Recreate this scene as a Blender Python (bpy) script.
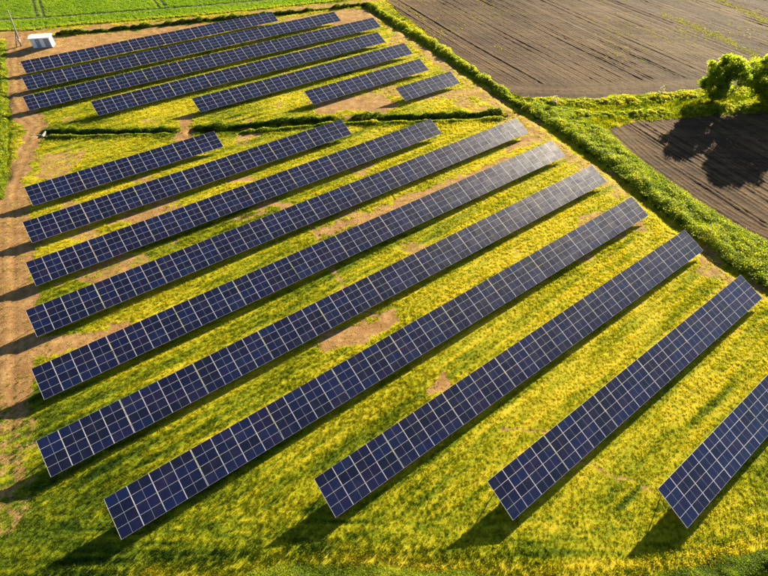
import bpy, bmesh, math, random
import numpy as np
from mathutils import Matrix, Vector

random.seed(7)
rng = np.random.default_rng(7)
S = bpy.context.scene
for o in list(bpy.data.objects):
    bpy.data.objects.remove(o)
COL = S.collection

# ------------------------------------------------------------------ camera, sky, sun, exposure
CAM_H, PITCH, ROLL = 48.23, math.radians(46.415), math.radians(1.225)
cam_data = bpy.data.cameras.new('camera')
cam_data.sensor_fit = 'HORIZONTAL'
cam_data.sensor_width = 36.0
cam_data.lens = 478.64 / 768 * 36.0
cam_data.clip_start = 0.5
cam_data.clip_end = 6000
cam = bpy.data.objects.new('camera', cam_data)
COL.objects.link(cam)
fwd = Vector((0, math.cos(PITCH), -math.sin(PITCH)))
rgt0 = Vector((1, 0, 0))
up0 = rgt0.cross(fwd)
rgt = rgt0 * math.cos(ROLL) + up0 * math.sin(ROLL)
upv = up0 * math.cos(ROLL) - rgt0 * math.sin(ROLL)
cam.matrix_world = Matrix(((rgt.x, upv.x, -fwd.x, 0), (rgt.y, upv.y, -fwd.y, 0),
                           (rgt.z, upv.z, -fwd.z, CAM_H), (0, 0, 0, 1)))
S.camera = cam

SUN_AZ, SUN_EL = math.radians(52.9), math.radians(17.6)      # azimuth from +X towards +Y
world = bpy.data.worlds.new('World')
S.world = world
world.use_nodes = True
wn = world.node_tree
sky = wn.nodes.new('ShaderNodeTexSky')
sky.sky_type = 'NISHITA'
sky.sun_disc = False
sky.sun_elevation = SUN_EL
sky.sun_rotation = math.pi / 2 - SUN_AZ
sky.air_density = 0.6
sky.dust_density = 0.6
sky.ozone_density = 1.0
wn.links.new(sky.outputs[0], wn.nodes['Background'].inputs[0])
wn.nodes['Background'].inputs[1].default_value = 0.05

sun_data = bpy.data.lights.new('sun', 'SUN')
sun_data.energy = 5.0
sun_data.angle = math.radians(0.5)
sun_data.color = (1.0, 0.85, 0.60)
sun = bpy.data.objects.new('sun', sun_data)
COL.objects.link(sun)
SD = Vector((math.cos(SUN_AZ) * math.cos(SUN_EL), math.sin(SUN_AZ) * math.cos(SUN_EL), math.sin(SUN_EL)))
sun.rotation_euler = (-SD).to_track_quat('-Z', 'Y').to_euler()
sun.location = (60, 80, 60)

S.render.engine = 'CYCLES'
S.view_settings.view_transform = 'Standard'
S.view_settings.look = 'None'
S.view_settings.gamma = 1.0
S.view_settings.use_curve_mapping = False
S.view_settings.exposure = 2.2
S.cycles.max_bounces = 4
S.cycles.diffuse_bounces = 2
S.cycles.glossy_bounces = 2
S.cycles.transmission_bounces = 3
S.cycles.transparent_max_bounces = 4

# ------------------------------------------------------------------ plan of the place (metres; camera above the origin)
CROP_EDGE = [(-112.1, 139.4), (-107.2, 140.4), (-99.6, 141.3), (-88.4, 146.4), (-76.5, 150.0), (-56.6, 156.5), (-42.3, 162.1), (-27.2, 168.4), (-11.1, 175.7), (3.3, 183.3)]
LANE = [(-130, 131), (-109.9, 135.7), (-105.1, 136.7), (-101.5, 138.1), (-91.1, 141.4), (-80.6, 145.2), (-67.3, 149.3), (-55.8, 153.5), (-41.6, 158.9), (-26.8, 165.5), (-10.9, 172.0), (-1.7, 177.4)]
FAR_HEDGE = [(-90.8, 138.3), (-79.3, 142.1), (-69.0, 145.9), (-55.2, 151.4), (-33.7, 158.5), (-26.3, 161.7), (-15.4, 166.3), (-7.4, 170.1)]
BOUND_HEDGE = [(-7.4, 170.8), (-2.4, 161.4), (3.0, 151.6), (12.6, 135.5), (19.8, 120.9), (25.1, 110.9), (27.7, 104.4), (30.5, 100.2)]
BROWN_UP = [(1.9, 165.5), (9.1, 149.9), (18.3, 125.7), (24.8, 113.0), (30.5, 106.0), (44.0, 105.9), (57.3, 107.9), (72.7, 111.6), (96.8, 117.0), (180, 135), (190, 240), (10, 250), (-6, 190)]
BROWN_LO = [(44.9, 92.1), (53.3, 95.9), (67.2, 98.7), (91.2, 103.0), (130, 108), (130, 60), (72, 36), (62.1, 53.1), (59.6, 57.3), (56.9, 60.6), (53.3, 67.2), (50.9, 73.0), (47.8, 80.4)]
SCRUB_L = [(30.3, 99.3), (34.5, 92.5), (37.7, 85.8), (41.6, 77.5), (44.6, 68.9), (47.5, 61.6), (50.8, 53.0), (54.4, 47.7), (56.9, 44.2), (62, 36)]
SCRUB_R = [(32.8, 104.1), (40.8, 100.7), (44.8, 91.7), (47.8, 80.4), (50.9, 73.0), (53.3, 67.2), (56.9, 60.6), (59.6, 57.3), (62.1, 53.1), (71, 37)]
STRIP1 = [(31.6, 104.2), (43.6, 104.2), (56.8, 106.2), (71.7, 109.5), (94.9, 114.0)]
STRIP2 = [(36.7, 98.3), (45.8, 98.6), (54.7, 99.4), (66.6, 101.6), (90.6, 105.4)]
DITCH_A = [(-68.2, 86.8), (-59.1, 87.4), (-49.3, 87.6), (-42.6, 88.5)]
DITCH_B = [(-38.9, 88.9), (-32.9, 89.8), (-26.9, 91.3), (-18.1, 93.1), (-11.0, 94.8)]
DITCH_C = [(-7.5, 94.9), (2.6, 95.8), (13.2, 96.5), (24.6, 98.6)]
DITCH_A2 = [(-67.0, 84.5), (-58.2, 85.3), (-48.7, 86.1), (-43.0, 86.7)]
DITCH_B2 = [(-29.4, 87.7), (-26.4, 88.6), (-17.8, 90.6), (-8.8, 92.7)]
DITCH_C2 = [(-8.8, 92.3), (2.6, 93.6), (13.1, 94.5), (24.8, 96.1)]
LEFT_STRIP = [(-101.9, 132.5), (-92.0, 115.0), (-83.4, 99.7), (-78.2, 90.9), (-71.8, 79.5), (-66.7, 69.8), (-63.8, 64.1)]
LEFT_DITCH = [(-84.0, 102.1), (-77.8, 90.9), (-71.4, 79.5), (-66.2, 69.8)]
TRACK = [(-100.1, 138.5), (-92.7, 121.0), (-86.5, 109.7), (-80.6, 99.8), (-76.0, 93.6), (-70.0, 88.4), (-68.3, 83.3), (-66.7, 76.3), (-64.2, 68.4), (-59.6, 59.0), (-54.5, 49.9), (-50.3, 42.2), (-46.6, 35.6), (-43.6, 29.9), (-41.0, 24.9), (-38.6, 20.0), (-36.5, 15.5)]
SOIL_TOP = [(-98.2, 136.4), (-90.1, 137.6), (-77.0, 140.7), (-54.8, 150.1), (-38.1, 156.4), (-36.0, 150.9), (-44.0, 146), (-64.9, 131), (-83.4, 118), (-91.3, 114), (-97, 121.0)]
SOIL_CORNER = [(-33.5, 152.3), (-29.7, 156.0), (-15.5, 164.3), (-6.8, 165.9), (-2.9, 156.0), (-4.4, 153.8), (-13.1, 150.6)]
RIGHT_VERGE = [(-4.6, 163.1), (0.1, 152.7), (5.7, 140.2), (11.9, 128.6), (18.3, 115.0), (22.9, 105.7), (26.6, 97.8), (30.0, 90.2), (34.3, 83.1), (38.7, 75.1), (41.5, 68.5), (44.8, 62.5), (47.3, 56.9)]
BOTTOM_L = [(-30, 8.2), (-22.2, 9.3), (-17.3, 9.9), (-10.7, 10.5), (-7.9, 11.0), (-3.5, 11.2), (1.0, 11.0), (6.9, 10.8), (12.5, 10.3), (17, 9.6)]
BOTTOM_R = [(19.0, 9.0), (23.0, 10.1), (26.2, 11.1), (30.0, 11.8), (35.8, 13.2), (39.3, 14.0), (46, 16)]
PALE = [(-20.1, 10.4), (-15.8, 10.8), (-10.9, 11.2), (-8.0, 11.5), (-3.5, 11.8), (1.0, 11.5), (7.0, 11.3), (16.2, 11.2), (24.4, 11.7), (31.3, 12.9), (36.4, 14.3)]
PATCHES = [  # polyline, half width, strength
    ([(-12.6, 100.1), (-8.3, 101.7), (-1.7, 101.6)], 3.6, 1.0),
    ([(-42.0, 93.4), (-40.6, 89.2), (-39.9, 85.7)], 1.6, 1.0),
    ([(-9.4, 57.5), (-0.9, 63.1), (7.6, 69.0), (15.0, 73.8), (22.8, 79.8)], 1.3, 0.8),
    ([(-6.9, 36.5), (-3.6, 38.0), (0.6, 40.1)], 1.7, 0.9),
    ([(6.4, 30.0), (6.7, 30.9)], 1.1, 0.85),
    ([(-46.3, 32.6), (-39.8, 35.0), (-34.3, 37.2)], 1.6, 0.95),
    ([(-43.3, 59.3), (-36.6, 62.1)], 1.0, 0.8),
    ([(-27.1, 70.7), (-24.0, 72.4)], 1.1, 0.85),
    ([(-20.3, 64.0), (-16.6, 65.0)], 1.0, 0.8),
    ([(7.2, 105.9), (18.6, 107.5), (25.1, 104.8)], 2.2, 0.65),
    ([(24, 84), (30, 88.5)], 1.3, 0.7),
    ([(-12.0, 60.1), (-10.6, 55.8), (-6.6, 48.9), (-4.6, 43.5), (0.6, 39.8)], 0.45, 0.7),
    ([(13.1, 25.5), (17.8, 24.8), (20.4, 22.3), (23.5, 20.2), (27.5, 18.6)], 0.35, 0.65),
]
ROW_AZ = math.radians(36.986)
TILT = math.radians(21.212)
LOW_H = 0.762                    # height of a row's low edge
MOD_X, MOD_Y, PITCH_X, PITCH_Y = 1.98, 0.995, 2.0, 1.015
SLOPE = 4 * PITCH_Y
E_ROW = np.array([math.cos(ROW_AZ), math.sin(ROW_AZ)])
S_ROW = np.array([math.sin(ROW_AZ), -math.cos(ROW_AZ)])
ROWS = [  # x, y of the high near corner, tables, table pitch, label
    (-86.64, 114.74, 8, 8.171, 'farthest solar row, nearest to the white hut'),
    (-81.66, 106.11, 10, 8.172, 'second solar row in front of the white hut, starting at the dirt track'),
    (-76.45, 96.79, 11, 8.162, 'third solar row from the white hut, longest of the block behind the ditch'),
    (-61.52, 95.21, 9, 8.115, 'fourth solar row from the white hut, its near end set in from the track'),
    (-41.29, 97.57, 7, 8.082, 'solar row whose near end stands above the soil crossing of the ditch'),
    (-18.28, 102.13, 4, 8.077, 'four-table solar row next to the shortest row behind the ditch'),
    (1.53, 104.74, 2, 8.093, 'shortest solar row of only two tables behind the ditch'),
    (-58.96, 64.72, 4, 8.100, 'shortest row of the front block, first below the ditch on the left'),
    (-54.47, 55.83, 7, 8.093, 'seven-table solar row, second below the ditch on the left'),
    (-49.41, 47.17, 9, 8.070, 'nine-table solar row, third below the ditch on the left'),
    (-44.85, 38.60, 11, 8.061, 'long solar row, fourth below the ditch on the left, reaching the ditch end'),
    (-39.66, 30.03, 11, 8.073, 'long solar row, fifth below the ditch, beginning where the dirt track fades'),
    (-34.68, 21.50, 11, 8.103, 'long solar row ending by the left edge, behind the bottom left row'),
    (-25.59, 16.03, 10, 8.260, 'long solar row whose near end is closest to the bottom left corner'),
    (-6.35, 18.29, 8, 8.130, 'long solar row whose near end is at the bottom centre'),
    (10.31, 18.41, 6, 8.154, 'six-table solar row, second from the bottom right corner'),
    (26.55, 18.03, 4, 8.120, 'solar row cut off by the right picture edge, closest to the bottom right corner'),
]

# ------------------------------------------------------------------ numeric helpers
_lat = rng.random((256, 256))
def vnoise(x, y, seed=0):
    x = np.asarray(x, float) + seed * 17.31
    y = np.asarray(y, float) + seed * 9.73
    xi = np.floor(x).astype(int); yi = np.floor(y).astype(int)
    fx = x - xi; fy = y - yi
    fx = fx * fx * (3 - 2 * fx); fy = fy * fy * (3 - 2 * fy)
    a = _lat[xi & 255, yi & 255]; b = _lat[(xi + 1) & 255, yi & 255]
    c = _lat[xi & 255, (yi + 1) & 255]; d = _lat[(xi + 1) & 255, (yi + 1) & 255]
    return (a * (1 - fx) + b * fx) * (1 - fy) + (c * (1 - fx) + d * fx) * fy
def fbm(x, y, sc, seed=0, octv=3):
    t = 0; a = 0.5; n = 0
    for k in range(octv):
        t = t + a * vnoise(x * sc, y * sc, seed + k * 3); n += a
        a *= 0.5; sc *= 2.1
    return t / n
def sstep(a, b, x):
    t = np.clip((x - a) / (b - a), 0, 1)
    return t * t * (3 - 2 * t)
def dist_poly(x, y, pts, closed=False):
    d = np.full(np.shape(x), 1e9)
    pts = list(pts) + ([pts[0]] if closed else [])
    for (ax, ay), (bx, by) in zip(pts[:-1], pts[1:]):
        dx, dy = bx - ax, by - ay
        t = np.clip(((x - ax) * dx + (y - ay) * dy) / (dx * dx + dy * dy + 1e-9), 0, 1)
        d = np.minimum(d, np.hypot(x - ax - t * dx, y - ay - t * dy))
    return d
def inside(x, y, pts):
    r = np.zeros(np.shape(x), bool)
    n = len(pts)
    for i in range(n):
        ax, ay = pts[i]; bx, by = pts[(i + 1) % n]
        c = ((ay > y) != (by > y)) & (x < (bx - ax) * (y - ay) / (by - ay + 1e-12) + ax)
        r ^= c
    return r
def sample_line(pts, n):
    p = np.array(pts, float)
    seg = np.hypot(*(p[1:] - p[:-1]).T)
    cum = np.concatenate([[0], np.cumsum(seg)])
    s = np.sort(rng.random(n)) * cum[-1]
    i = np.clip(np.searchsorted(cum, s) - 1, 0, len(seg) - 1)
    t = (s - cum[i]) / seg[i]
    q = p[i] * (1 - t[:, None]) + p[i + 1] * t[:, None]
    d = (p[i + 1] - p[i]) / seg[i][:, None]
    return q, np.stack([-d[:, 1], d[:, 0]], 1), s, cum[-1]
def line_len(pts):
    p = np.array(pts, float)
    return float(np.hypot(*(p[1:] - p[:-1]).T).sum())

CROP_POLY = CROP_EDGE + [(40, 200), (40, 420), (-330, 420), (-330, 100), (-130, 134)]
LEFT_FIELD = [(-135, 133), (-108, 135.5)] + LEFT_STRIP + [(-55, 40), (-80, 20), (-200, 60)]
INNER_DITCH = [[(-67.6, 85.7), (-58.6, 86.3), (-49, 86.9), (-42.8, 87.6)],
               [(-38.9, 88.0), (-29, 89.2), (-18, 91.8), (-9.9, 93.7)],
               [(-8, 93.6), (2.6, 94.7), (13.2, 95.5), (24.7, 97.3)]]
def ground_z(x, y):
    z = 0.16 * (fbm(x, y, 0.045, 3) - 0.5) + 0.05 * (fbm(x, y, 0.35, 5, 2) - 0.5)
    for L in INNER_DITCH:
        d = dist_poly(x, y, L); z = z - 0.75 * np.exp(-(d / 0.75) ** 2)
    d = dist_poly(x, y, [(a - 1.7, b - 0.8) for a, b in BOUND_HEDGE]); z = z - 0.45 * np.exp(-(d / 1.0) ** 2)
    d = dist_poly(x, y, [(a - 0.6, b - 0.5) for a, b in SCRUB_L]); z = z - 0.5 * np.exp(-(d / 1.2) ** 2)
    d = dist_poly(x, y, LEFT_DITCH); z = z - 0.4 * np.exp(-(d / 0.7) ** 2)
    for L in (BOTTOM_L, BOTTOM_R):
        d = dist_poly(x, y, [(a, b - 1.3) for a, b in L]); z = z + 0.35 * np.exp(-(d / 0.8) ** 2)
    d = dist_poly(x, y, TRACK)
    z = z - 0.07 * (np.exp(-((d - 0.85) / 0.28) ** 2)) * (y < 138)
    return z
def soil_mask(x, y):
    wx = x + 3.0 * (fbm(x, y, 0.45, 11) - 0.5); wy = y + 3.0 * (fbm(x, y, 0.45, 21) - 0.5)
    m = np.zeros(np.shape(x))
    for L, hw, st in PATCHES:
        d = dist_poly(wx, wy, L); m = np.maximum(m, st * (1 - sstep(hw * 0.55, hw * 1.45, d)))
    d = dist_poly(wx, wy, TRACK)
    hw = 1.9 + 1.5 * sstep(86, 105, y) + 1.3 * (1 - sstep(55, 75, y))
    m = np.maximum(m, (1 - sstep(hw * 0.75, hw * 1.25, d)) * (0.5 + 0.5 * sstep(22, 36, y)))
    d = dist_poly(wx, wy, LANE); m = np.maximum(m, 0.85 * (1 - sstep(1.2, 2.2, d)))
    for P in (SOIL_TOP, SOIL_CORNER):
        i = inside(wx, wy, P); d = dist_poly(wx, wy, P, True)
        m = np.maximum(m, 0.95 * np.where(i, sstep(-0.5, 1.5, d), 1 - sstep(0, 1.2, d)))
    # worn strip between the panel rows and the boundary hedge
    d = dist_poly(wx, wy, RIGHT_VERGE)
    m = np.maximum(m, (0.36 + 0.5 * fbm(x, y, 0.16, 31)) * (1 - sstep(1.3, 3.6, d)) * (0.45 + 0.55 * sstep(60, 80, y)))
    # worn soil between the rows of the far block
    m = np.maximum(m, 0.6 * sstep(0.62, 0.72, fbm(x, y, 0.13, 41)) * (y > 45))
    return np.clip(m, 0, 1)
def dry_mask(x, y):
    u = x * E_ROW[0] + y * E_ROW[1]; v = x * S_ROW[0] + y * S_ROW[1]
    k = 1 - sstep(12.5, 15.5, y - 0.06 * np.abs(x))          # mown along the bank at the near edge
    u = u * (1 - k) + x * k; v = v * (1 - k) + y * k
    streak = 0.5 * fbm(u * 0.07, v * 1.3, 1.0, 51, 2) + 0.5 * fbm(u * 0.2, v * 3.2, 1.0, 55, 2)
    m = 0.5 + 0.45 * (fbm(x, y, 0.06, 61) - 0.5) + 1.05 * (streak - 0.5) + 0.22 * (fbm(x, y, 0.8, 71) - 0.5)
    m = m + 0.04 + 0.10 * sstep(20, 70, y) + 0.10 * sstep(-25, 30, x - 0.2 * y) - 0.03
    m = m - 0.10 * (1 - sstep(3, 16, np.hypot(x + 30, y - 13))) 
    m = m + 0.3 * (1 - sstep(0.3, 1.1, dist_poly(x, y, PALE)))
    return np.clip(m, 0, 1)

# ------------------------------------------------------------------ object helpers
def tag(o, label=None, cat=None, group=None, kind=None):
    if label: o['label'] = label
    if cat: o['category'] = cat
    if group: o['group'] = group
    if kind: o['kind'] = kind
    return o
def link(name, me, parent=None):
    o = bpy.data.objects.new(name, me)
    COL.objects.link(o)
    if parent is not None: o.parent = parent
    return o
def mesh_np(name, verts, quads, mats, attrs=None, smooth=False, matidx=None):
    me = bpy.data.meshes.new(name)
    verts = np.asarray(verts, np.float32); quads = np.asarray(quads, np.int32)
    k = quads.shape[1]
    me.vertices.add(len(verts)); me.vertices.foreach_set('co', verts.ravel())
    me.loops.add(quads.size); me.loops.foreach_set('vertex_index', quads.ravel())
    me.polygons.add(len(quads))
    me.polygons.foreach_set('loop_start', np.arange(0, quads.size, k, dtype=np.int32))
    me.polygons.foreach_set('loop_total', np.full(len(quads), k, np.int32))
    me.polygons.foreach_set('use_smooth', np.full(len(quads), smooth))
    for m in (mats if isinstance(mats, (list, tuple)) else [mats]): me.materials.append(m)
    if matidx is not None: me.polygons.foreach_set('material_index', np.asarray(matidx, np.int32))
    for an, av in (attrs or {}).items():
        a = me.attributes.new(an, 'FLOAT', 'POINT'); a.data.foreach_set('value', np.asarray(av, np.float32))
    me.update(calc_edges=True); me.validate()
    return me
def bm_mesh(name, bm, mats):
    me = bpy.data.meshes.new(name); bm.to_mesh(me); bm.free()
    for m in (mats if isinstance(mats, (list, tuple)) else [mats]): me.materials.append(m)
    return me
def box(bm, lo, hi, mi=0, bev=0.0):
    x0, y0, z0 = lo; x1, y1, z1 = hi
    v = [bm.verts.new(c) for c in ((x0, y0, z0), (x1, y0, z0), (x1, y1, z0), (x0, y1, z0), (x0, y0, z1), (x1, y0, z1), (x1, y1, z1), (x0, y1, z1))]
    fs = [bm.faces.new([v[i] for i in f]) for f in ((3, 2, 1, 0), (4, 5, 6, 7), (0, 1, 5, 4), (1, 2, 6, 5), (2, 3, 7, 6), (3, 0, 4, 7))]
    for f in fs: f.material_index = mi
    if bev:
        es = list({e for f in fs for e in f.edges})
        bmesh.ops.bevel(bm, geom=es, offset=bev, segments=1, affect='EDGES')
    return v
def tube(bm, pts, rads, n=8, cap=True, mi=0):
    rings = []
    pts = [Vector(p) for p in pts]
    for i, p in enumerate(pts):
        d = (pts[min(i + 1, len(pts) - 1)] - pts[max(i - 1, 0)]).normalized()
        a = d.cross(Vector((0.3, 0.9, 0.2)) if abs(d.z) > 0.9 else Vector((0, 0, 1))).normalized(); b = d.cross(a)
        rings.append([bm.verts.new(p + (a * math.cos(2 * math.pi * k / n) + b * math.sin(2 * math.pi * k / n)) * rads[i]) for k in range(n)])
    for r0, r1 in zip(rings[:-1], rings[1:]):
        for k in range(n):
            f = bm.faces.new((r0[k], r0[(k + 1) % n], r1[(k + 1) % n], r1[k])); f.smooth = True; f.material_index = mi
    if cap:
        bm.faces.new(rings[0][::-1]); bm.faces.new(rings[-1])

# ------------------------------------------------------------------ materials
def new_mat(name):
    m = bpy.data.materials.new(name); m.use_nodes = True
    nt = m.node_tree; nt.nodes.clear()
    out = nt.nodes.new('ShaderNodeOutputMaterial')
    return m, nt, out
class N:
    def __init__(s, nt): s.nt = nt
    def node(s, t, **kw):
        n = s.nt.nodes.new(t)
        for k, v in kw.items(): setattr(n, k, v)
        return n
    def lk(s, a, b): s.nt.links.new(a, b)
    def math(s, op, a, b=None, clamp=False):
        n = s.node('ShaderNodeMath', operation=op, use_clamp=clamp)
        for i, v in enumerate((a, b)):
            if v is None: continue
            if hasattr(v, 'is_linked'): s.lk(v, n.inputs[i])
            else: n.inputs[i].default_value = v
        return n.outputs[0]
    def mix(s, f, a, b, bt='MIX'):
        n = s.node('ShaderNodeMix', data_type='RGBA', blend_type=bt)
        for i, v in ((0, f), (6, a), (7, b)):
            if hasattr(v, 'is_linked'): s.lk(v, n.inputs[i])
            elif i == 0: n.inputs[0].default_value = v
            else: n.inputs[i].default_value = (*v, 1)
        return n.outputs[2]
    def attr(s, name, inst=False):
        n = s.node('ShaderNodeAttribute', attribute_name=name)
        if inst: n.attribute_type = 'INSTANCER'
        return n.outputs['Fac']
    def noise(s, vec, scale, det=4, rough=0.6):
        n = s.node('ShaderNodeTexNoise'); n.inputs['Scale'].default_value = scale
        n.inputs['Detail'].default_value = det; n.inputs['Roughness'].default_value = rough
        if vec is not None: s.lk(vec, n.inputs['Vector'])
        return n.outputs['Fac']
    def ramp(s, f, stops):
        n = s.node('ShaderNodeValToRGB')
        el = n.color_ramp.elements
        while len(el) < len(stops): el.new(0.5)
        for e, (p, c) in zip(el, stops):
            e.position = p; e.color = (*c, 1) if len(c) == 3 else c
        s.lk(f, n.inputs[0])
        return n.outputs[0]
    def mapr(s, v, a, b, c=0.0, d=1.0):
        n = s.node('ShaderNodeMapRange'); n.interpolation_type = 'SMOOTHSTEP'
        s.lk(v, n.inputs[0])
        for i, k in enumerate((a, b, c, d)): n.inputs[1 + i].default_value = k
        return n.outputs[0]
    def pos(s): return s.node('ShaderNodeNewGeometry').outputs['Position']
    def mapping(s, vec, rotz=0, scale=(1, 1, 1)):
        n = s.node('ShaderNodeMapping'); n.inputs['Rotation'].default_value = (0, 0, rotz); n.inputs['Scale'].default_value = scale
        s.lk(vec, n.inputs['Vector']); return n.outputs[0]
    def bump(s, h, strength, dist):
        n = s.node('ShaderNodeBump'); n.inputs['Strength'].default_value = strength; n.inputs['Distance'].default_value = dist
        s.lk(h, n.inputs['Height']); return n.outputs[0]
    def bsdf(s, col, rough=0.9, spec=0.15, normal=None, metal=0.0):
        n = s.node('ShaderNodeBsdfPrincipled')
        if hasattr(col, 'is_linked'): s.lk(col, n.inputs['Base Color'])
        else: n.inputs['Base Color'].default_value = (*col, 1)
        if hasattr(rough, 'is_linked'): s.lk(rough, n.inputs['Roughness'])
        else: n.inputs['Roughness'].default_value = rough
        n.inputs['Specular IOR Level'].default_value = spec
        n.inputs['Metallic'].default_value = metal
        if normal is not None: s.lk(normal, n.inputs['Normal'])
        return n.outputs[0]

SOIL_STOPS = [(0.34, (0.11, 0.054, 0.020)), (0.5, (0.29, 0.165, 0.062)), (0.66, (0.49, 0.33, 0.145))]
GRASS_STOPS = [(0.12, (0.020, 0.045, 0.002)), (0.36, (0.098, 0.135, 0.003)), (0.56, (0.245, 0.248, 0.004)), (0.9, (0.45, 0.37, 0.02))]

def mat_ground():
    m, nt, out = new_mat('meadow_soil'); n = N(nt); p = n.pos()
    soil = n.attr('soil'); dry = n.attr('dry')
    fine = n.noise(p, 5.0, 5, 0.7); mid = n.noise(p, 0.9, 4, 0.65)
    st = n.noise(n.mapping(p, -ROW_AZ, (0.35, 3.0, 1)), 1.0, 4, 0.6)
    d = n.math('ADD', dry, n.math('MULTIPLY', n.math('SUBTRACT', fine, 0.5), 0.9))
    d = n.math('ADD', d, n.math('MULTIPLY', n.math('SUBTRACT', st, 0.5), 0.5))
    grass = n.ramp(d, GRASS_STOPS)
    tr = n.noise(n.mapping(p, math.radians(62), (0.10, 2.6, 1)), 1.0, 5, 0.7)
    sv = n.math('ADD', n.math('MULTIPLY', n.noise(p, 0.6, 6, 0.72), 0.55), n.math('MULTIPLY', tr, 0.2))
    sv = n.math('ADD', sv, n.math('MULTIPLY', n.noise(p, 3.5, 5, 0.75), 0.25))
    soilc = n.ramp(sv, SOIL_STOPS)
    soilc = n.mix(n.mapr(fine, 0.55, 0.8), soilc, (0.48, 0.33, 0.15))
    rut = n.math('MULTIPLY', n.attr('rut'), n.mapr(n.noise(p, 0.5, 4, 0.7), 0.32, 0.52))
    soilc = n.mix(n.math('MULTIPLY', rut, 0.7, True), soilc, (0.11, 0.058, 0.024))
    soilc = n.mix(n.math('MULTIPLY', n.mapr(n.noise(p, 0.16, 4, 0.65), 0.48, 0.66), 0.55), soilc, (0.20, 0.105, 0.040))
    sf = n.math('ADD', soil, n.math('MULTIPLY', n.math('SUBTRACT', mid, 0.5), 1.3))
    sf = n.math('ADD', sf, n.math('MULTIPLY', n.math('SUBTRACT', fine, 0.5), 0.6))
    f = n.mapr(sf, 0.42, 0.62)
    col = n.mix(f, grass, soilc)
    h = n.math('ADD', n.math('MULTIPLY', fine, 0.6), n.math('MULTIPLY', n.noise(p, 16, 3, 0.7), 0.4))
    b = n.bsdf(col, 0.95, 0.1, n.bump(h, 0.8, 0.18))
    n.lk(b, out.inputs[0]); return m
def mat_leaf(name, stops, trans=0.35, inst=False, tboost=1.5):
    m, nt, out = new_mat(name); n = N(nt)
    t = n.attr('tint', inst)
    fine = n.noise(n.pos(), 3.0, 2)
    t = n.math('ADD', t, n.math('MULTIPLY', n.math('SUBTRACT', fine, 0.5), 0.25))
    col = n.ramp(t, stops)
    b = n.bsdf(col, 0.6, 0.25)
    tr = n.node('ShaderNodeBsdfTranslucent')
    tc = n.mix(1.0, col, (tboost, tboost * 0.98, tboost * 0.55), 'MULTIPLY')
    n.lk(tc, tr.inputs[0])
    mx = n.node('ShaderNodeMixShader'); mx.inputs[0].default_value = trans
    n.lk(b, mx.inputs[1]); n.lk(tr.outputs[0], mx.inputs[2]); n.lk(mx.outputs[0], out.inputs[0])
    return m
def mat_plough():
    m, nt, out = new_mat('ploughed_soil'); n = N(nt); p = n.pos()
    rt = n.attr('rowtint')
    st = n.noise(n.mapping(p, math.radians(62), (0.035, 1.1, 1)), 1.0, 4, 0.65)
    st2 = n.noise(n.mapping(p, math.radians(64), (0.02, 0.28, 1)), 1.0, 3, 0.6)
    v = n.math('ADD', n.math('MULTIPLY', n.noise(p, 0.045, 4, 0.65), 0.30), n.math('MULTIPLY', n.noise(p, 1.6, 6, 0.8), 0.30))
    v = n.math('ADD', v, n.math('MULTIPLY', st, 0.22)); v = n.math('ADD', v, n.math('MULTIPLY', st2, 0.18))
    v = n.math('ADD', v, n.math('MULTIPLY', n.math('SUBTRACT', rt, 0.3), 0.15))
    col = n.ramp(v, [(0.38, (0.019, 0.010, 0.006)), (0.5, (0.058, 0.034, 0.016)), (0.62, (0.125, 0.080, 0.034))])
    weed = n.math('MULTIPLY', n.mapr(n.noise(p, 0.035, 3, 0.6), 0.5, 0.7), n.mapr(n.noise(p, 1.3, 4, 0.7), 0.48, 0.66))
    col = n.mix(n.math('MULTIPLY', weed, 0.55), col, (0.12, 0.11, 0.02))
    h = n.noise(p, 5.0, 5, 0.7)
    n.lk(n.bsdf(col, 0.95, 0.1, n.bump(h, 0.9, 0.25)), out.inputs[0]); return m
def mat_crop_ground():
    m, nt, out = new_mat('crop_ground'); n = N(nt); p = n.pos()
    rut = n.attr('rut')
    v = n.math('ADD', n.math('MULTIPLY', n.noise(p, 0.12, 4), 0.5), n.math('MULTIPLY', n.noise(p, 2.5, 4, 0.7), 0.5))
    col = n.ramp(v, [(0.3, (0.05, 0.105, 0.005)), (0.5, (0.10, 0.17, 0.008)), (0.7, (0.16, 0.22, 0.012))])
    col = n.mix(n.math('MULTIPLY', rut, 0.85), col, (0.05, 0.042, 0.022))
    n.lk(n.bsdf(col, 0.9, 0.15, n.bump(n.noise(p, 4.0, 4, 0.7), 0.7, 0.2)), out.inputs[0]); return m
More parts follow.
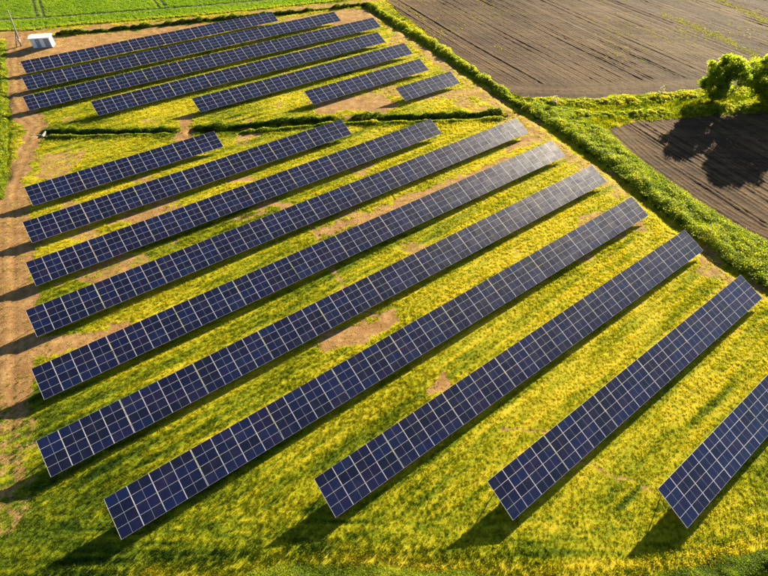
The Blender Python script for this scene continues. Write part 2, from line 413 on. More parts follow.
def mat_glass():
    m, nt, out = new_mat('solar_glass'); n = N(nt)
    oi = n.node('ShaderNodeObjectInfo')
    tc = n.node('ShaderNodeTexCoord')
    rnd = oi.outputs['Random']
    col = n.ramp(rnd, [(0.0, (0.002, 0.004, 0.018)), (0.45, (0.003, 0.005, 0.028)), (0.75, (0.003, 0.009, 0.046)), (1.0, (0.007, 0.005, 0.028))])
    # 12 by 6 cells with hairline gaps
    sx = n.node('ShaderNodeSeparateXYZ'); n.lk(tc.outputs['Object'], sx.inputs[0])
    gx = n.math('PINGPONG', sx.outputs[0], MOD_X / 24); gy = n.math('PINGPONG', sx.outputs[1], MOD_Y / 12)
    line = n.math('MAXIMUM', n.math('LESS_THAN', gx, 0.004), n.math('LESS_THAN', gy, 0.004))
    col = n.mix(n.math('MULTIPLY', line, 0.35), col, (0.10, 0.10, 0.14))
    dust = n.noise(n.pos(), 0.7, 4, 0.65)
    col = n.mix(n.mapr(dust, 0.45, 0.8, 0.0, 0.03), col, (0.25, 0.22, 0.18))
    rough = n.mapr(dust, 0.3, 0.7, 0.29, 0.37)
    b = n.bsdf(col, rough, 0.20)
    b.node.inputs['Coat Weight'].default_value = 0.7; b.node.inputs['Coat Roughness'].default_value = 0.06
    n.lk(b, out.inputs[0]); return m
def mat_plain(name, c, rough=0.6, metal=0.0, spec=0.4, var=0.15, sc=2.0):
    m, nt, out = new_mat(name); n = N(nt)
    v = n.noise(n.node('ShaderNodeTexCoord').outputs['Object'], sc, 5, 0.65)
    col = n.mix(n.mapr(v, 0.3, 0.75), tuple(k * (1 - var) for k in c), tuple(min(1, k * (1 + var)) for k in c))
    n.lk(n.bsdf(col, rough, spec, None, metal), out.inputs[0]); return m

M_GROUND = mat_ground(); M_PLOUGH = mat_plough(); M_CROPG = mat_crop_ground(); M_GLASS = mat_glass()
M_FRAME = mat_plain('aluminium_frame', (0.56, 0.56, 0.60), 0.4, 0.0, 0.5, 0.05)
M_BACK = mat_plain('backsheet', (0.62, 0.62, 0.62), 0.7)
M_BAR = mat_plain('cell_gap', (0.30, 0.30, 0.34), 0.3)
M_STEEL = mat_plain('galvanised_steel', (0.42, 0.43, 0.44), 0.45, 0.6)
M_TUFT = mat_leaf('grass_blades', GRASS_STOPS, 0.42, True, 1.7)
M_CROP = mat_leaf('crop_blades', [(0.1, (0.05, 0.11, 0.005)), (0.5, (0.12, 0.20, 0.008)), (0.9, (0.24, 0.27, 0.012))], 0.5, True, 2.0)
M_SCRUB = mat_leaf('scrub_leaves', [(0.1, (0.035, 0.07, 0.004)), (0.42, (0.11, 0.17, 0.006)), (0.68, (0.215, 0.26, 0.008)), (0.95, (0.38, 0.34, 0.02))], 0.5, False, 2.0)
M_TREE = mat_leaf('tree_leaves', [(0.1, (0.05, 0.09, 0.005)), (0.5, (0.14, 0.19, 0.008)), (0.9, (0.26, 0.27, 0.012))], 0.6, False, 2.8)
M_PALEBUSH = mat_leaf('blossom_leaves', [(0.1, (0.10, 0.12, 0.03)), (0.5, (0.35, 0.33, 0.2)), (0.9, (0.6, 0.55, 0.42))], 0.25)
M_BARK = mat_plain('bark', (0.10, 0.075, 0.05), 0.9, 0, 0.1, 0.3, 6)
M_WHITE = mat_plain('white_sheet_roof', (0.78, 0.78, 0.76), 0.5, 0, 0.4, 0.06)
M_WALL = mat_plain('pale_render', (0.56, 0.59, 0.63), 0.7, 0, 0.3, 0.08)
M_DOOR = mat_plain('grey_blue_door', (0.20, 0.24, 0.31), 0.5, 0, 0.4, 0.1)
M_PANELW = mat_plain('white_panel', (0.70, 0.72, 0.74), 0.55, 0, 0.4, 0.06)
M_CONC = mat_plain('concrete', (0.24, 0.225, 0.20), 0.85, 0, 0.2, 0.2, 3)
M_DARK = mat_plain('dark_hollow', (0.03, 0.03, 0.03), 0.9)
M_CERAM = mat_plain('brown_ceramic', (0.16, 0.07, 0.04), 0.25)

# ------------------------------------------------------------------ ground: one sheet out past everything in view
def axis(lo, hi, step, far):
    a = np.arange(lo, hi + 1e-6, step)
    l = [lo - d for d in (2, 6, 15, 35, 80, 180, 450, far)][::-1]
    r = [hi + d for d in (2, 6, 15, 35, 80, 180, 450, far)]
    return np.concatenate([l, a, r])
gx = axis(-125, 85, 0.45, 2500)
gy = np.concatenate([[-2500, -450, -120, -40, -10, 0], np.arange(4, 50, 0.36), np.arange(50, 182, 0.5), [185, 190, 200, 215, 240, 300, 420, 700, 2600]])
X, Y = np.meshgrid(gx, gy)
x, y = X.ravel(), Y.ravel()
z = ground_z(x, y)
for P in (BROWN_UP, BROWN_LO):   # the field sheets lie above the ground there
    i = inside(x, y, P) ; z = np.where(i, np.minimum(z, 0.0) - 0.15, z)
nx = len(gx); idx = np.arange(len(x)).reshape(len(gy), nx)
quads = np.stack([idx[:-1, :-1], idx[:-1, 1:], idx[1:, 1:], idx[1:, :-1]], -1).reshape(-1, 4)
GSOIL = soil_mask(x, y)
dtr = dist_poly(x + 0.5 * (fbm(x, y, 0.12, 171) - 0.5), y, TRACK)
RUT = np.exp(-((dtr - 0.85) / 0.3) ** 2) + 0.7 * np.exp(-((dtr - 2.1) / 0.3) ** 2) + 0.5 * np.exp(-((dtr - 3.2) / 0.35) ** 2)
me = mesh_np('ground', np.stack([x, y, z], 1), quads, M_GROUND, {'rut': RUT, 'soil': GSOIL, 'dry': dry_mask(x, y)}, True)
tag(link('ground', me), kind='structure')

# ------------------------------------------------------------------ ploughed fields with real ridges
def ploughed(name, poly, edge, az, period, seed, headland):
    ca, sa = math.cos(az), math.sin(az)
    P = np.array(poly); A = P @ np.array([ca, sa]); B = P @ np.array([-sa, ca])
    da, db = 0.8, period / 4
    a = np.arange(A.min() - 1, A.max() + 1, da); b = np.arange(B.min() - 1, B.max() + 1, db)
    AA, BB = np.meshgrid(a, b)
    wob = 1.6 * (fbm(AA, BB, 0.02, seed) - 0.5)
    px = AA * ca - (BB + wob) * sa; py = AA * sa + (BB + wob) * ca
    ei = dist_poly(px, py, edge)
    hl = ei < headland
    ph = np.where(hl, ei / period, BB / period)
    row = np.floor(ph)
    rr = _lat[(row.astype(int) * 7 + seed) & 255, (row.astype(int) * 3) & 255]
    rr2 = _lat[((row / 9).astype(int) * 5 + seed) & 255, 17]
    amp = (0.025 + 0.115 * rr) * (0.3 + 1.3 * fbm(AA, BB * 3, 0.06, seed + 12, 2))
    zz = 0.05 + amp * (0.5 + 0.5 * np.sin(2 * np.pi * ph)) + 0.12 * (fbm(px, py, 1.1, seed + 4, 2) - 0.5)
    wheel = (np.mod(row, 13) == 4) | (np.mod(row, 13) == 6)
    zz = np.where(wheel & ~hl, zz - 0.10 * fbm(AA, BB, 0.05, seed + 15), zz)
    zz = zz + 0.16 * (fbm(px, py, 0.045, 3) - 0.5)
    wx = px + 1.0 * (fbm(px, py, 0.5, seed + 8) - 0.5); wy = py + 1.0 * (fbm(px, py, 0.5, seed + 9) - 0.5)
    ins = inside(wx, wy, poly)
    n1 = len(a); ii = np.arange(AA.size).reshape(len(b), n1)
    q = np.stack([ii[:-1, :-1], ii[:-1, 1:], ii[1:, 1:], ii[1:, :-1]], -1).reshape(-1, 4)
    keep = ins.ravel()[q].any(1); q = q[keep]
    used = np.unique(q); remap = np.zeros(AA.size, int); remap[used] = np.arange(len(used))
    V = np.stack([px.ravel(), py.ravel(), zz.ravel()], 1)[used]
    rt = np.clip(0.55 * rr + 0.45 * rr2, 0, 1).ravel()[used]
    me = mesh_np(name, V, remap[q], M_PLOUGH, {'rowtint': rt}, True)
    return tag(link(name, me), kind='structure')
ploughed('ploughed_field', BROWN_UP, BROWN_UP[4:10], math.radians(-62), 1.0, 2, 7.5)
ploughed('ploughed_field', BROWN_LO, BROWN_LO[7:] + [BROWN_LO[0]], math.radians(-65), 0.95, 5, 4.0)

# ------------------------------------------------------------------ crop field with tramlines
TRAMS = []
def tram(p, q, gap=1.8):
    p, q = np.array(p, float), np.array(q, float)
    d = (q - p) / np.hypot(*(q - p)); nrm = np.array([-d[1], d[0]]) * gap / 2
    for s in (-1, 1): TRAMS.append([tuple(p + s * nrm), tuple(q + s * nrm)])
tram((-101.5, 151.5), (-140, 215)); tram((-70, 163), (-112, 235)); tram((-44, 175), (-84, 250)); tram((-18, 187), (-60, 265))
tram((-135, 143), (-101.5, 151.0), 0.8); tram((-101.5, 151.0), (-60, 164.5), 0.8); tram((-60, 164.5), (-20, 179), 0.8)
def rut_mask(x, y):
    d = np.full(np.shape(x), 1e9)
    for L in TRAMS: d = np.minimum(d, dist_poly(x, y, L))
    return 1 - sstep(0.3, 0.65, d)
cx = np.arange(-200, 40, 0.6); cy = np.arange(120, 250, 0.6)
CX, CY = np.meshgrid(cx, cy); px, py = CX.ravel(), CY.ravel()
ins = inside(px, py + 1.2 * (fbm(px, py, 0.3, 91) - 0.5), CROP_POLY)
rm = rut_mask(px, py)
zz = 0.10 + 0.16 * (fbm(px, py, 0.045, 3) - 0.5) + 0.10 * fbm(px, py, 0.8, 93) * (1 - rm) - 0.04 * rm
ii = np.arange(px.size).reshape(CX.shape)
q = np.stack([ii[:-1, :-1], ii[:-1, 1:], ii[1:, 1:], ii[1:, :-1]], -1).reshape(-1, 4)
q = q[ins[q].all(1)]; used = np.unique(q); remap = np.zeros(px.size, int); remap[used] = np.arange(len(used))
me = mesh_np('crop_field', np.stack([px, py, zz], 1)[used], remap[q], M_CROPG, {'rut': rm[used]}, True)
tag(link('crop_field', me), kind='structure')

# ------------------------------------------------------------------ scattered blades (uncountable: stuff)
def tuft_mesh(name, nb, rad, hmin, hmax, wid, mat, lean=0.5):
    v, f = [], []
    for k in range(nb):
        a = random.uniform(0, 2 * math.pi); r = rad * math.sqrt(random.random())
        bx, by = r * math.cos(a), r * math.sin(a)
        h = random.uniform(hmin, hmax); la = random.uniform(0, 2 * math.pi); l = h * random.uniform(0.1, lean)
        w = wid * random.uniform(0.7, 1.3); wa = random.uniform(0, math.pi)
        dx, dy = math.cos(wa) * w, math.sin(wa) * w
        lx, ly = math.cos(la) * l, math.sin(la) * l
        i = len(v)
        v += [(bx - dx, by - dy, -0.02), (bx + dx, by + dy, -0.02), (bx + dx * 0.6 + lx, by + dy * 0.6 + ly, h), (bx - dx * 0.2 + lx, by - dy * 0.2 + ly, h * 0.95)]
        f.append((i, i + 1, i + 2, i + 3))
    return mesh_np(name, v, f, mat)
def scatter(name, pts, scale, tint, meshes, label, cat):
    src = bpy.data.collections.new(name + '_source')
    for k, m in enumerate(meshes):
        src.objects.link(bpy.data.objects.new('%s_blade_tuft' % name, m))
    me = bpy.data.meshes.new(name)
    me.vertices.add(len(pts)); me.vertices.foreach_set('co', np.asarray(pts, np.float32).ravel())
    for an, av in (('sc', scale), ('tint', tint), ('rz', rng.random(len(pts)) * 6.283)):
        a = me.attributes.new(an, 'FLOAT', 'POINT'); a.data.foreach_set('value', np.asarray(av, np.float32))
    a = me.attributes.new('pick', 'INT', 'POINT'); a.data.foreach_set('value', rng.integers(0, len(meshes), len(pts)).astype(np.int32))
    o = tag(link(name, me), label, cat, kind='stuff')
    ng = bpy.data.node_groups.new(name + '_scatter', 'GeometryNodeTree')
    ng.interface.new_socket('Geometry', in_out='INPUT', socket_type='NodeSocketGeometry')
    ng.interface.new_socket('Geometry', in_out='OUTPUT', socket_type='NodeSocketGeometry')
    nd = ng.nodes; gi = nd.new('NodeGroupInput'); go = nd.new('NodeGroupOutput')
    ci = nd.new('GeometryNodeCollectionInfo'); ci.inputs[0].default_value = src; ci.inputs[1].default_value = True; ci.inputs[2].default_value = True
    io = nd.new('GeometryNodeInstanceOnPoints')
    def named(n, t):
        k = nd.new('GeometryNodeInputNamedAttribute'); k.data_type = t; k.inputs[0].default_value = n
        return [s for s in k.outputs if s.enabled][0]
    cx = nd.new('ShaderNodeCombineXYZ'); ng.links.new(named('rz', 'FLOAT'), cx.inputs[2])
    ng.links.new(gi.outputs[0], io.inputs['Points']); ng.links.new(ci.outputs[0], io.inputs['Instance'])
    io.inputs['Pick Instance'].default_value = True
    ng.links.new(named('pick', 'INT'), io.inputs['Instance Index'])
    er = nd.new('FunctionNodeEulerToRotation'); ng.links.new(cx.outputs[0], er.inputs[0]); ng.links.new(er.outputs[0], io.inputs['Rotation'])
    ng.links.new(named('sc', 'FLOAT'), io.inputs['Scale'])
    ng.links.new(io.outputs[0], go.inputs[0])
    md = o.modifiers.new('scatter', 'NODES'); md.node_group = ng
    return o
VIEW = [(-52, 5), (55, 5), (100, 60), (150, 200), (-145, 185), (-110, 90)]
def sample_region(poly, dens_fn, maxd):
    P = np.array(poly); lo, hi = P.min(0), P.max(0)
    n = int(np.prod(hi - lo) * maxd)
    x = lo[0] + rng.random(n) * (hi[0] - lo[0]); y = lo[1] + rng.random(n) * (hi[1] - lo[1])
    k = inside(x, y, poly); x, y = x[k], y[k]
    k = rng.random(len(x)) * maxd < dens_fn(x, y)
    return x[k], y[k]
def zone_open(x, y):
    """True on the meadow: outside the fields"""
    return ~(inside(x, y, CROP_POLY) | inside(x, y, BROWN_UP) | inside(x, y, BROWN_LO))
gxs, gys = sample_region(VIEW, lambda x, y: np.clip(17 - 0.11 * (y - 10), 4, 17), 17)
k = zone_open(gxs, gys); gxs, gys = gxs[k], gys[k]
sm = soil_mask(gxs, gys) + 0.7 * (fbm(gxs, gys, 1.2, 101, 2) - 0.5)
onsoil = sm >= 0.48
k = (sm + 0.55 * (rng.random(len(sm)) - 0.5) < 0.48) | (rng.random(len(sm)) < 0.16); gxs, gys, onsoil = gxs[k], gys[k], onsoil[k]
dr = dry_mask(gxs, gys)
left = inside(gxs, gys, LEFT_FIELD)
tint = dr + 0.30 * (rng.random(len(gxs)) - 0.5) - 0.16 * left
patch = fbm(gxs, gys, 0.22, 111, 3)
lush = (1 - sstep(1.0, 3.5, np.minimum.reduce([dist_poly(gxs, gys, L) for L in INNER_DITCH + [BOTTOM_L, BOTTOM_R]])))
lush = np.maximum(lush, 1.5 * (1 - sstep(2.5, 5.0, np.minimum.reduce([dist_poly(gxs, gys, L) for L in (STRIP1, STRIP2, SCRUB_R)]))))
lush = np.maximum(lush, 1.5 * inside(gxs, gys, SCRUB_L + SCRUB_R[::-1]))
tint = tint - 0.24 * lush
sc = (0.62 + 0.9 * patch + 0.7 * lush) * (0.8 + 0.4 * rng.random(len(gxs))) * (1 + 0.006 * np.clip(gys - 20, 0, 150)) * np.where(onsoil, 0.7, 1.0)
tufts = [tuft_mesh('grass_tuft', 15, 0.15, 0.03, 0.135, 0.015, M_TUFT, 0.7) for _ in range(6)]
scatter('meadow_grass', np.stack([gxs, gys, ground_z(gxs, gys)], 1), sc, tint, tufts, 'short yellow-green mown grass growing between the solar rows', 'grass')

cxs, cys = sample_region([(-150, 128), (-100, 138), (40, 183), (40, 215), (-160, 215)], lambda x, y: np.full(len(x), 5.0), 5.0)
k = inside(cxs, cys, CROP_POLY) & (rut_mask(cxs, cys) < 0.4); cxs, cys = cxs[k], cys[k]
t = 0.25 + 0.4 * fbm(cxs, cys, 0.1, 121) + 0.25 * (rng.random(len(cxs)) - 0.5) + 0.4 * (1 - sstep(0.5, 3, dist_poly(cxs, cys, CROP_EDGE)))
crops = [tuft_mesh('crop_tuft', 18, 0.30, 0.18, 0.42, 0.025, M_CROP, 0.4) for _ in range(5)]
scatter('green_crop', np.stack([cxs, cys, np.full(len(cxs), 0.1)], 1), 0.8 + 0.4 * rng.random(len(cxs)), t, crops, 'green cereal crop with dark tractor lines, upper left field', 'crop')

WEED_STRIPS = [([(86, 166), (90.8, 155.7), (94, 147), (98, 134)], 1.8), ([(107, 193), (110.3, 183), (113.2, 173.8), (115, 162)], 1.8)]
def weed_density(x, y):
    a, b = x * 0.469 - y * 0.883, x * 0.883 + y * 0.469          # along and across the furrows
    d = 1.6 * sstep(0.50, 0.75, fbm(x, y, 0.05, 131)) * sstep(0.42, 0.7, fbm(a * 0.08, b * 1.1, 1.0, 133))
    d = d + 1.8 * (1 - sstep(4, 13, np.hypot(x - 61, (y - 135) * 1.3))) * sstep(0.48, 0.7, fbm(a * 0.15, b * 0.8, 1.0, 137))
    for L, hw in WEED_STRIPS:
        d = d + 4.5 * (1 - sstep(hw * 0.4, hw * 1.5, dist_poly(x, y, L) + 2.5 * (fbm(x, y, 0.3, 139) - 0.5)))
    return np.minimum(d, 5.0)
wxs, wys = sample_region([(0, 100), (150, 100), (150, 200), (0, 200)], weed_density, 5.0)
k = inside(wxs, wys, BROWN_UP); wxs, wys = wxs[k], wys[k]
scatter('field_weeds', np.stack([wxs, wys, np.full(len(wxs), 0.06)], 1), 0.9 + 1.0 * rng.random(len(wxs)), 0.30 + 0.4 * rng.random(len(wxs)), tufts, 'sparse yellow-green weeds sprouting on the upper ploughed field', 'weeds')

# ------------------------------------------------------------------ leaf masses: hedges, scrub, trees
def leaf_mesh(name, pts, size, tint, mat, upbias=0.6):
    n = len(pts); pts = np.asarray(pts, float)
    nr = rng.normal(size=(n, 3)); nr[:, 2] = np.abs(nr[:, 2]) + upbias; nr /= np.linalg.norm(nr, axis=1)[:, None]
    t = rng.normal(size=(n, 3)); a = np.cross(nr, t); a /= np.linalg.norm(a, axis=1)[:, None]; b = np.cross(nr, a)
    s = np.asarray(size)[:, None]
    asp = (0.45 + 0.35 * rng.random(n))[:, None]
    v = np.stack([pts - a * s, pts - b * s * asp + nr * s * 0.15, pts + a * s, pts + b * s * asp + nr * s * 0.15], 1).reshape(-1, 3)
    f = np.arange(n * 4).reshape(n, 4)
    return mesh_np(name, v, f, mat, {'tint': np.repeat(tint, 4)})
def hedge(line, width, height, per_m, size, label, tint0=0.45, mat=None, name='hedge', group=None, wob=0.25, bumps=0.9):
    n = int(line_len(line) * per_m)
    q, nr, s, L = sample_line(line, n)
    u = rng.uniform(-1, 1, n)
    wv = width * (0.6 + 0.8 * vnoise(s * 0.4, s * 0, 3)) * (0.75 + 0.5 * rng.random(n))
    c = (vnoise(s * 0.12, s * 0 + 7.7, 1) - 0.5) * 2 * wob
    xy = q + nr * (u * wv / 2 + c)[:, None]
    endf = np.minimum(1, np.minimum(s, L - s) / 1.0 + 0.3)
    clump = fbm(xy[:, 0], xy[:, 1], bumps, 141, 2)
    hf = height * (1 - np.abs(u) ** 2.2 * 0.85) * (0.3 + 1.2 * clump) * endf * (0.35 + 1.2 * vnoise(s * 0.45, s * 0 + 3.3, 5))
    zr = hf * rng.random(n) ** 0.45
    zb = ground_z(xy[:, 0], xy[:, 1])
    zb = np.maximum(zb, -0.25)
    P = np.column_stack([xy, zb + zr])
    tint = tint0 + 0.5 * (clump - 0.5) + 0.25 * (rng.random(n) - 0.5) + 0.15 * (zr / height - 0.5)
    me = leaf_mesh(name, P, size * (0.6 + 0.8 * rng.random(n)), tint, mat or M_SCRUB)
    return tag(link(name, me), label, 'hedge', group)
G = 'hedge strips along the inner ditch'
hedge(DITCH_A, 1.0, 0.75, 330, 0.13, 'hedge strip on the far bank of the ditch, between dirt track and soil crossing', 0.32, group=G)
hedge(DITCH_A2, 0.9, 0.5, 260, 0.12, 'hedge strip on the near bank of the ditch, between dirt track and soil crossing', 0.5, group=G)
hedge(DITCH_B, 1.15, 0.95, 380, 0.13, 'dark hedge strip on the far bank of the ditch, just right of the soil crossing', 0.3, group=G)
hedge(DITCH_B2, 1.1, 0.55, 280, 0.12, 'bright hedge strip on the near bank of the ditch, middle stretch', 0.55, group=G)
hedge(DITCH_C, 1.15, 0.95, 380, 0.13, 'dark hedge strip on the far bank of the ditch, right of the bare soil patch', 0.3, group=G)
hedge(DITCH_C2, 1.2, 0.5, 300, 0.12, 'bright hedge strip on the near bank of the ditch, right end by the boundary', 0.55, group=G)
hedge(FAR_HEDGE, 1.2, 0.95, 260, 0.17, 'dark low hedge along the lane behind the farthest solar row', 0.3)
hedge(BOUND_HEDGE, 2.8, 1.05, 800, 0.12, 'narrow green boundary hedge between the far block and the ploughed field', 0.62, bumps=1.5)
hedge(STRIP1, 4.0, 0.6, 900, 0.12, 'bright green hedge strip along the lower edge of the upper ploughed field', 0.7, bumps=1.6)
hedge(STRIP2, 3.6, 0.6, 800, 0.12, 'green hedge strip along the top edge of the lower ploughed field', 0.62, bumps=1.6)
hedge(LEFT_STRIP, 1.5, 0.32, 260, 0.10, 'low yellow-green hedge strip along the left side of the dirt track', 0.56, bumps=1.6)
hedge([(a, b - 0.55) for a, b in BOTTOM_L], 1.6, 0.34, 1300, 0.05, 'low green bank of tall grass along the bottom edge, centre', 0.5)
hedge([(a, b - 0.35) for a, b in BOTTOM_R], 1.9, 0.6, 1700, 0.055, 'dark green bank of tall grass in the bottom right corner', 0.36)
for i, (bx, by) in enumerate([(63.0, 109.8), (36.6, 102.8)]):
    n = 260; th = rng.random(n) * 6.283; rr = 0.75 * np.sqrt(rng.random(n)); hh = rng.random(n)
    P = np.column_stack([bx + rr * np.cos(th) * (1.1 - 0.6 * hh), by + rr * np.sin(th) * (1.1 - 0.6 * hh), 0.2 + 1.9 * hh])
    tag(link('pale_bush', leaf_mesh('pale_bush', P, 0.11 * (0.6 + 0.8 * rng.random(n)), rng.random(n), M_PALEBUSH)),
        ['pale blossoming bush by the upper ploughed field, left of the trees', 'small pale bush in the hedge fork near the boundary corner'][i], 'bush')

# scrub: a mass between the site and the lower ploughed field
SCRUB = SCRUB_L + SCRUB_R[::-1]
sx_, sy_ = sample_region(SCRUB, lambda x, y: np.full(len(x), 230.0), 230.0)
d_l = dist_poly(sx_, sy_, SCRUB_L); d_r = dist_poly(sx_, sy_, SCRUB_R)
edge = np.minimum(sstep(-0.3, 1.6, d_l), sstep(-0.3, 2.2, d_r))
cl = fbm(sx_, sy_, 0.42, 151, 3)
hf = (0.40 + 0.65 * sstep(0.2, 0.85, cl) + 0.9 * (fbm(sx_, sy_, 1.7, 157, 2) - 0.4)) * (0.35 + 0.65 * edge) * (0.75 + 0.35 * (1 - sstep(0, 5, d_l)))
zr = hf * rng.random(len(sx_)) ** 0.4
tint = 0.58 + 0.40 * (cl - 0.5) + 0.45 * (fbm(sx_, sy_, 1.3, 159, 2) - 0.5) + 0.3 * (rng.random(len(sx_)) - 0.5) + 0.15 * (fbm(sx_, sy_, 0.12, 161) - 0.5)
jx = sx_ + rng.normal(size=len(sx_)) * 0.25; jy = sy_ + rng.normal(size=len(sx_)) * 0.25
me = leaf_mesh('scrub', np.column_stack([jx, jy, zr]), 0.10 * (0.6 + 0.9 * rng.random(len(sx_))), tint, M_SCRUB)
tag(link('scrub', me), 'wide band of bushy green scrub beside the lower ploughed field', 'scrub', kind='stuff')

def tree(loc, height, rad, label, seed, nleaf=30000):
    r = random.Random(seed)
    root = bpy.data.objects.new('tree', None); COL.objects.link(root); root.location = loc
    tag(root, label, 'tree', 'broadleaf trees at the field corner')
    bm = bmesh.new()
    tr = height * 0.028
    top = Vector((0.2, 0.1, height * 0.55))
    tube(bm, [(0, 0, -0.3), (0.05, 0, height * 0.12), (0.1, 0.1, height * 0.3), top], [tr * 1.5, tr, tr * 0.8, tr * 0.4], 8)
    tips = []
    for k in range(11):
        a = k * 2.4 + r.uniform(-0.3, 0.3); z0 = height * (0.14 + 0.036 * k)
        R = rad * r.uniform(0.55, 0.9); z1 = z0 + height * r.uniform(0.12, 0.35)
        e = Vector((math.cos(a) * R, math.sin(a) * R, min(z1, height * 0.9)))
        m = Vector((math.cos(a) * R * 0.45, math.sin(a) * R * 0.45, (z0 + e.z) / 2 + 0.3))
        tube(bm, [(0.05, 0, z0), m, e], [tr * 0.5, tr * 0.3, tr * 0.1], 5); tips += [e, m.lerp(e, 0.6)]
    link('trunk', bm_mesh('trunk', bm, M_BARK), root)
    C = []
    for k in range(170):
        u = r.uniform(-1, 1); a = r.uniform(0, 6.283); q = r.random() ** 0.4
        zz = height * 0.54 + u * height * 0.44
        w = rad * math.sqrt(max(0.03, 1 - (abs(u) ** 2.2))) * (0.92 if u < 0 else 1.0)
        wn_ = 0.78 + 0.45 * math.sin(a * 3 + seed + u * 3) * 0.5
        C.append((math.cos(a) * w * q * wn_, math.sin(a) * w * q * wn_, zz))
    C += [tuple(t) for t in tips]
    C = np.array(C); ci = rng.integers(0, len(C), nleaf)
    cr = (0.5 + 0.6 * rng.random(len(C)))[ci] * rad / 4.6
    d = rng.normal(size=(nleaf, 3)); d /= np.linalg.norm(d, axis=1)[:, None]
    P = C[ci] + d * (cr * rng.random(nleaf) ** 0.45)[:, None] * np.array([1.15, 1.15, 0.8])
    P[:, 2] = np.maximum(P[:, 2], 0.25)
    tint = 0.5 + 0.45 * (rng.random(len(C))[ci] - 0.5) + 0.3 * (rng.random(nleaf) - 0.5)
    link('crown', leaf_mesh('crown', P, 0.17 * (0.6 + 0.8 * rng.random(nleaf)), tint, M_TREE, 0.3), root)
    return root
tree((73.3, 106.5, 0), 9.8, 4.7, 'round broadleaf tree at the field corner, the left one of the two', 3)
tree((83.6, 104.6, 0), 12.3, 6.6, 'larger broadleaf tree cut off by the right picture edge', 8, 52000)

# ------------------------------------------------------------------ solar rows
def panel_mesh():
    w, h, t = MOD_X, MOD_Y, 0.04
    fx, fy, rec, bar = 0.024, 0.008, 0.004, 0.020
    V, F, MI = [], [], []
    def quad(a, b, c, d, mi):
        i = len(V); V.extend((a, b, c, d)); F.append((i, i + 1, i + 2, i + 3)); MI.append(mi)
    x0, x1, y0, y1 = fx, w - fx, fy, h - fy
    quad((0, 0, 0), (w, 0, 0), (x1, y0, 0), (x0, y0, 0), 1)
    quad((w, 0, 0), (w, h, 0), (x1, y1, 0), (x1, y0, 0), 1)
    quad((w, h, 0), (0, h, 0), (x0, y1, 0), (x1, y1, 0), 1)
    quad((0, h, 0), (0, 0, 0), (x0, y0, 0), (x0, y1, 0), 1)
    r = -rec
    quad((x0, y0, 0), (x1, y0, 0), (x1, y0, r), (x0, y0, r), 1); quad((x1, y0, 0), (x1, y1, 0), (x1, y1, r), (x1, y0, r), 1)
    quad((x1, y1, 0), (x0, y1, 0), (x0, y1, r), (x1, y1, r), 1); quad((x0, y1, 0), (x0, y0, 0), (x0, y0, r), (x0, y1, r), 1)
    m0, m1 = w / 2 - bar / 2, w / 2 + bar / 2
    quad((x0, y0, r), (m0, y0, r), (m0, y1, r), (x0, y1, r), 0)
    quad((m1, y0, r), (x1, y0, r), (x1, y1, r), (m1, y1, r), 0)
    quad((m0, y0, r), (m1, y0, r), (m1, y1, r), (m0, y1, r), 3)
    quad((0, 0, -t), (w, 0, -t), (w, 0, 0), (0, 0, 0), 1); quad((w, 0, -t), (w, h, -t), (w, h, 0), (w, 0, 0), 1)
    quad((w, h, -t), (0, h, -t), (0, h, 0), (w, h, 0), 1); quad((0, h, -t), (0, 0, -t), (0, 0, 0), (0, h, 0), 1)
    quad((0, h, -t), (w, h, -t), (w, 0, -t), (0, 0, -t), 2)
    return mesh_np('solar_panel', V, F, [M_GLASS, M_FRAME, M_BACK, M_BAR], None, False, MI)
PANEL = panel_mesh()
ct, st_ = math.cos(TILT), math.sin(TILT)
TOP_H = LOW_H + SLOPE * st_
def slope_pt(xl, d, off=0.0):
    """row-local point d metres up the slope from the low edge, off metres below the glass"""
    return Vector((xl, -SLOPE * ct + d * ct + off * st_, LOW_H + d * st_ - off * ct))
bm = bmesh.new(); box(bm, (0, -0.03, -0.03), (7.98, 0.03, 0.03)); PURLIN = bm_mesh('purlin', bm, M_STEEL)
bm = bmesh.new(); box(bm, (-0.035, 0, -0.05), (0.035, SLOPE - 0.3, 0.05)); RAFTER = bm_mesh('rafter', bm, M_STEEL)
def post_mesh(h):
    bm = bmesh.new(); box(bm, (-0.05, -0.035, -0.5), (0.05, 0.035, h)); return bm_mesh('post', bm, M_STEEL)
DF, DR = 0.75, 3.35
ZF = slope_pt(0, DF, 0.2).z; ZR = slope_pt(0, DR, 0.2).z
POST_F, POST_R = post_mesh(ZF), post_mesh(ZR)
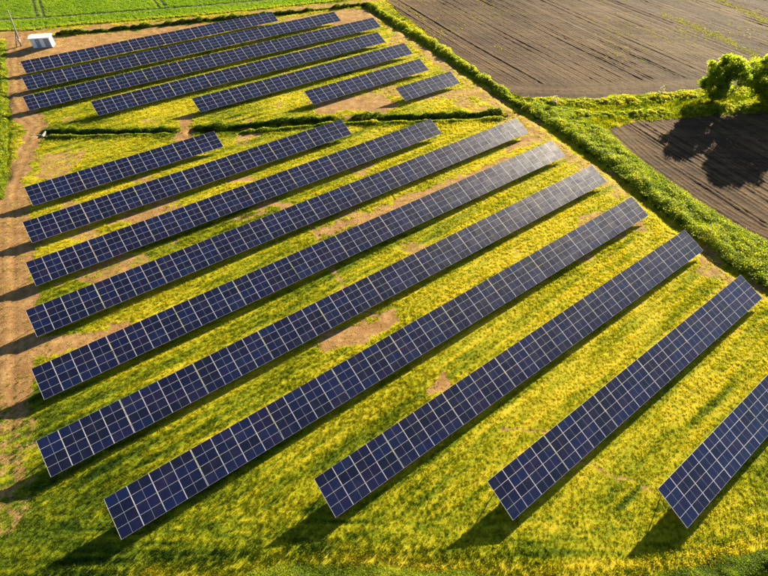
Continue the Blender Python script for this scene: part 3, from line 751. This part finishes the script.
for (rx, ry, nt_, tp, label) in ROWS:
    root = bpy.data.objects.new('solar_row', None); COL.objects.link(root)
    root.location = (rx, ry, 0); root.rotation_euler = (0, 0, ROW_AZ)
    tag(root, label, 'solar panels', 'rows of solar panels')
    for t in range(nt_):
        x0 = t * tp; cp = max(PITCH_X, (tp - 0.05) / 4)
        dz = random.uniform(-0.025, 0.025); dt = random.uniform(-0.004, 0.004)
        for c in range(4):
            for r in range(4):
                o = link('solar_panel', PANEL, root)
                p = slope_pt(x0 + c * cp + 0.01, r * PITCH_Y + 0.01)
                o.location = (p.x, p.y, p.z + dz); o.scale = (cp / PITCH_X, 1, 1)
                o.rotation_euler = (TILT + dt + random.uniform(-0.006, 0.006), random.uniform(-0.005, 0.005), 0)
        for d in (0.5, 1.55, 2.55, 3.55):
            o = link('purlin', PURLIN, root); p = slope_pt(x0 + 0.01, d, 0.085); o.location = (p.x, p.y, p.z + dz); o.rotation_euler = (TILT, 0, 0)
        for k in (1.5, 6.5):
            o = link('rafter', RAFTER, root); p = slope_pt(x0 + k, 0.15, 0.17); o.location = (p.x, p.y, p.z + dz); o.rotation_euler = (TILT, 0, 0)
            for d, pm in ((DF, POST_F), (DR, POST_R)):
                o = link('post', pm, root); o.location = (x0 + k, slope_pt(0, d, 0.2).y, dz)

# ------------------------------------------------------------------ white transformer hut
hut = bpy.data.objects.new('transformer_hut', None); COL.objects.link(hut)
hut.location = (-91.6, 128.4, 0.0); hut.rotation_euler = (0, 0, math.radians(15))
tag(hut, 'small white hut with grey doors beside the utility pole', 'hut')
HL, HD, HH = 4.5, 2.6, 2.35
def part(name, mats, parent, fn, *a):
    bm = bmesh.new(); fn(bm, *a); return link(name, bm_mesh(name, bm, mats), parent)
part('plinth', M_CONC, hut, lambda b: box(b, (-0.12, -0.12, -0.2), (HL + 0.12, HD + 0.12, 0.16)))
part('wall', M_WALL, hut, lambda b: box(b, (0, 0, 0.163), (HL, HD, HH)))
def roof_fn(b):
    o = 0.28
    prof = [(-o, HH + 0.003), (HD + o, HH + 0.003), (HD + o, HH + 0.16), (HD / 2, HH + 0.42), (-o, HH + 0.16)]
    l = [b.verts.new((-o, p[0], p[1])) for p in prof]; r = [b.verts.new((HL + o, p[0], p[1])) for p in prof]
    b.faces.new(l[::-1]); b.faces.new(r)
    for k in range(5): b.faces.new((l[k], l[(k + 1) % 5], r[(k + 1) % 5], r[k]))
    bmesh.ops.recalc_face_normals(b, faces=b.faces)
part('roof', M_WHITE, hut, roof_fn)
def door(x0, x1, mat):
    d = part('door', mat, hut, lambda b: box(b, (x0, -0.05, 0.22), (x1, -0.003, 2.15), 0, 0.01))
    part('handle', M_STEEL, d, lambda b: box(b, (x1 - 0.16, -0.1, 1.1), (x1 - 0.11, -0.052, 1.3)))
    return d
door(0.12, 1.0, M_PANELW); door(1.08, 1.98, M_DOOR); door(2.25, 2.95, M_PANELW); door(3.05, 4.2, M_DOOR)
for x0 in (1.25, 3.3):
    v = part('vent', M_DARK, hut, lambda b: box(b, (x0, -0.065, 1.55), (x0 + 0.55, -0.053, 1.95)))
    for k in range(4):
        part('slat', M_PANELW, v, lambda b: box(b, (x0 + 0.02, -0.09, 1.58 + k * 0.09), (x0 + 0.53, -0.066, 1.62 + k * 0.09)))
sv = part('vent', M_DARK, hut, lambda b: box(b, (HL + 0.003, 0.8, 1.2), (HL + 0.03, 1.8, 1.9)))
for k in range(5):
    part('slat', M_PANELW, sv, lambda b: box(b, (HL + 0.031, 0.83, 1.25 + k * 0.12), (HL + 0.06, 1.77, 1.31 + k * 0.12)))

# ------------------------------------------------------------------ utility pole
pole = bpy.data.objects.new('utility_pole', None); COL.objects.link(pole)
pole.location = (-95.7, 130.0, 0); pole.rotation_euler = (math.radians(-2), math.radians(6), math.radians(12))
tag(pole, 'grey concrete utility pole leaning beside the white hut', 'pole')
part('shaft', M_CONC, pole, lambda b: tube(b, [(0, 0, -0.6), (0, 0, 4), (0, 0, 8.4)], [0.2, 0.16, 0.11], 10))
part('strut', M_CONC, pole, lambda b: tube(b, [(-1.1, -0.3, -0.4), (-0.12, 0, 3.6)], [0.14, 0.10], 8))
ca_ = part('crossarm', M_STEEL, pole, lambda b: box(b, (-0.9, -0.17, 7.7), (0.9, -0.09, 7.8)))
for xx in (-0.8, 0.0, 0.8):
    part('insulator', M_CERAM, ca_, lambda b: tube(b, [(xx, -0.13, 7.8), (xx, -0.13, 7.88), (xx, -0.13, 7.95), (xx, -0.13, 8.08)], [0.03, 0.07, 0.045, 0.06], 8))
part('transformer_box', M_STEEL, pole, lambda b: box(b, (-0.25, -0.5, 1.1), (0.25, -0.2, 1.8), 0, 0.02))

# ------------------------------------------------------------------ culvert under the track
cul = bpy.data.objects.new('culvert', None); COL.objects.link(cul)
cul.location = (-67.3, 85.6, -0.4); cul.rotation_euler = (0, 0, math.radians(8))
tag(cul, 'grey concrete culvert where the dirt track crosses the ditch', 'culvert')
part('headwall', M_CONC, cul, lambda b: box(b, (-0.15, -1.0, -0.4), (0.15, 1.0, 0.62), 0, 0.03))
def ring_fn(b):
    n = 14
    A = [[b.verts.new((xx, math.cos(6.283 * k / n) * rr, math.sin(6.283 * k / n) * rr)) for k in range(n)] for xx, rr in ((-2.5, 0.38), (0.32, 0.38), (0.32, 0.30), (-2.5, 0.30))]
    for p, q in zip(A[:-1], A[1:]):
        for k in range(n): b.faces.new((p[k], p[(k + 1) % n], q[(k + 1) % n], q[k]))
part('pipe', M_CONC, cul, ring_fn)
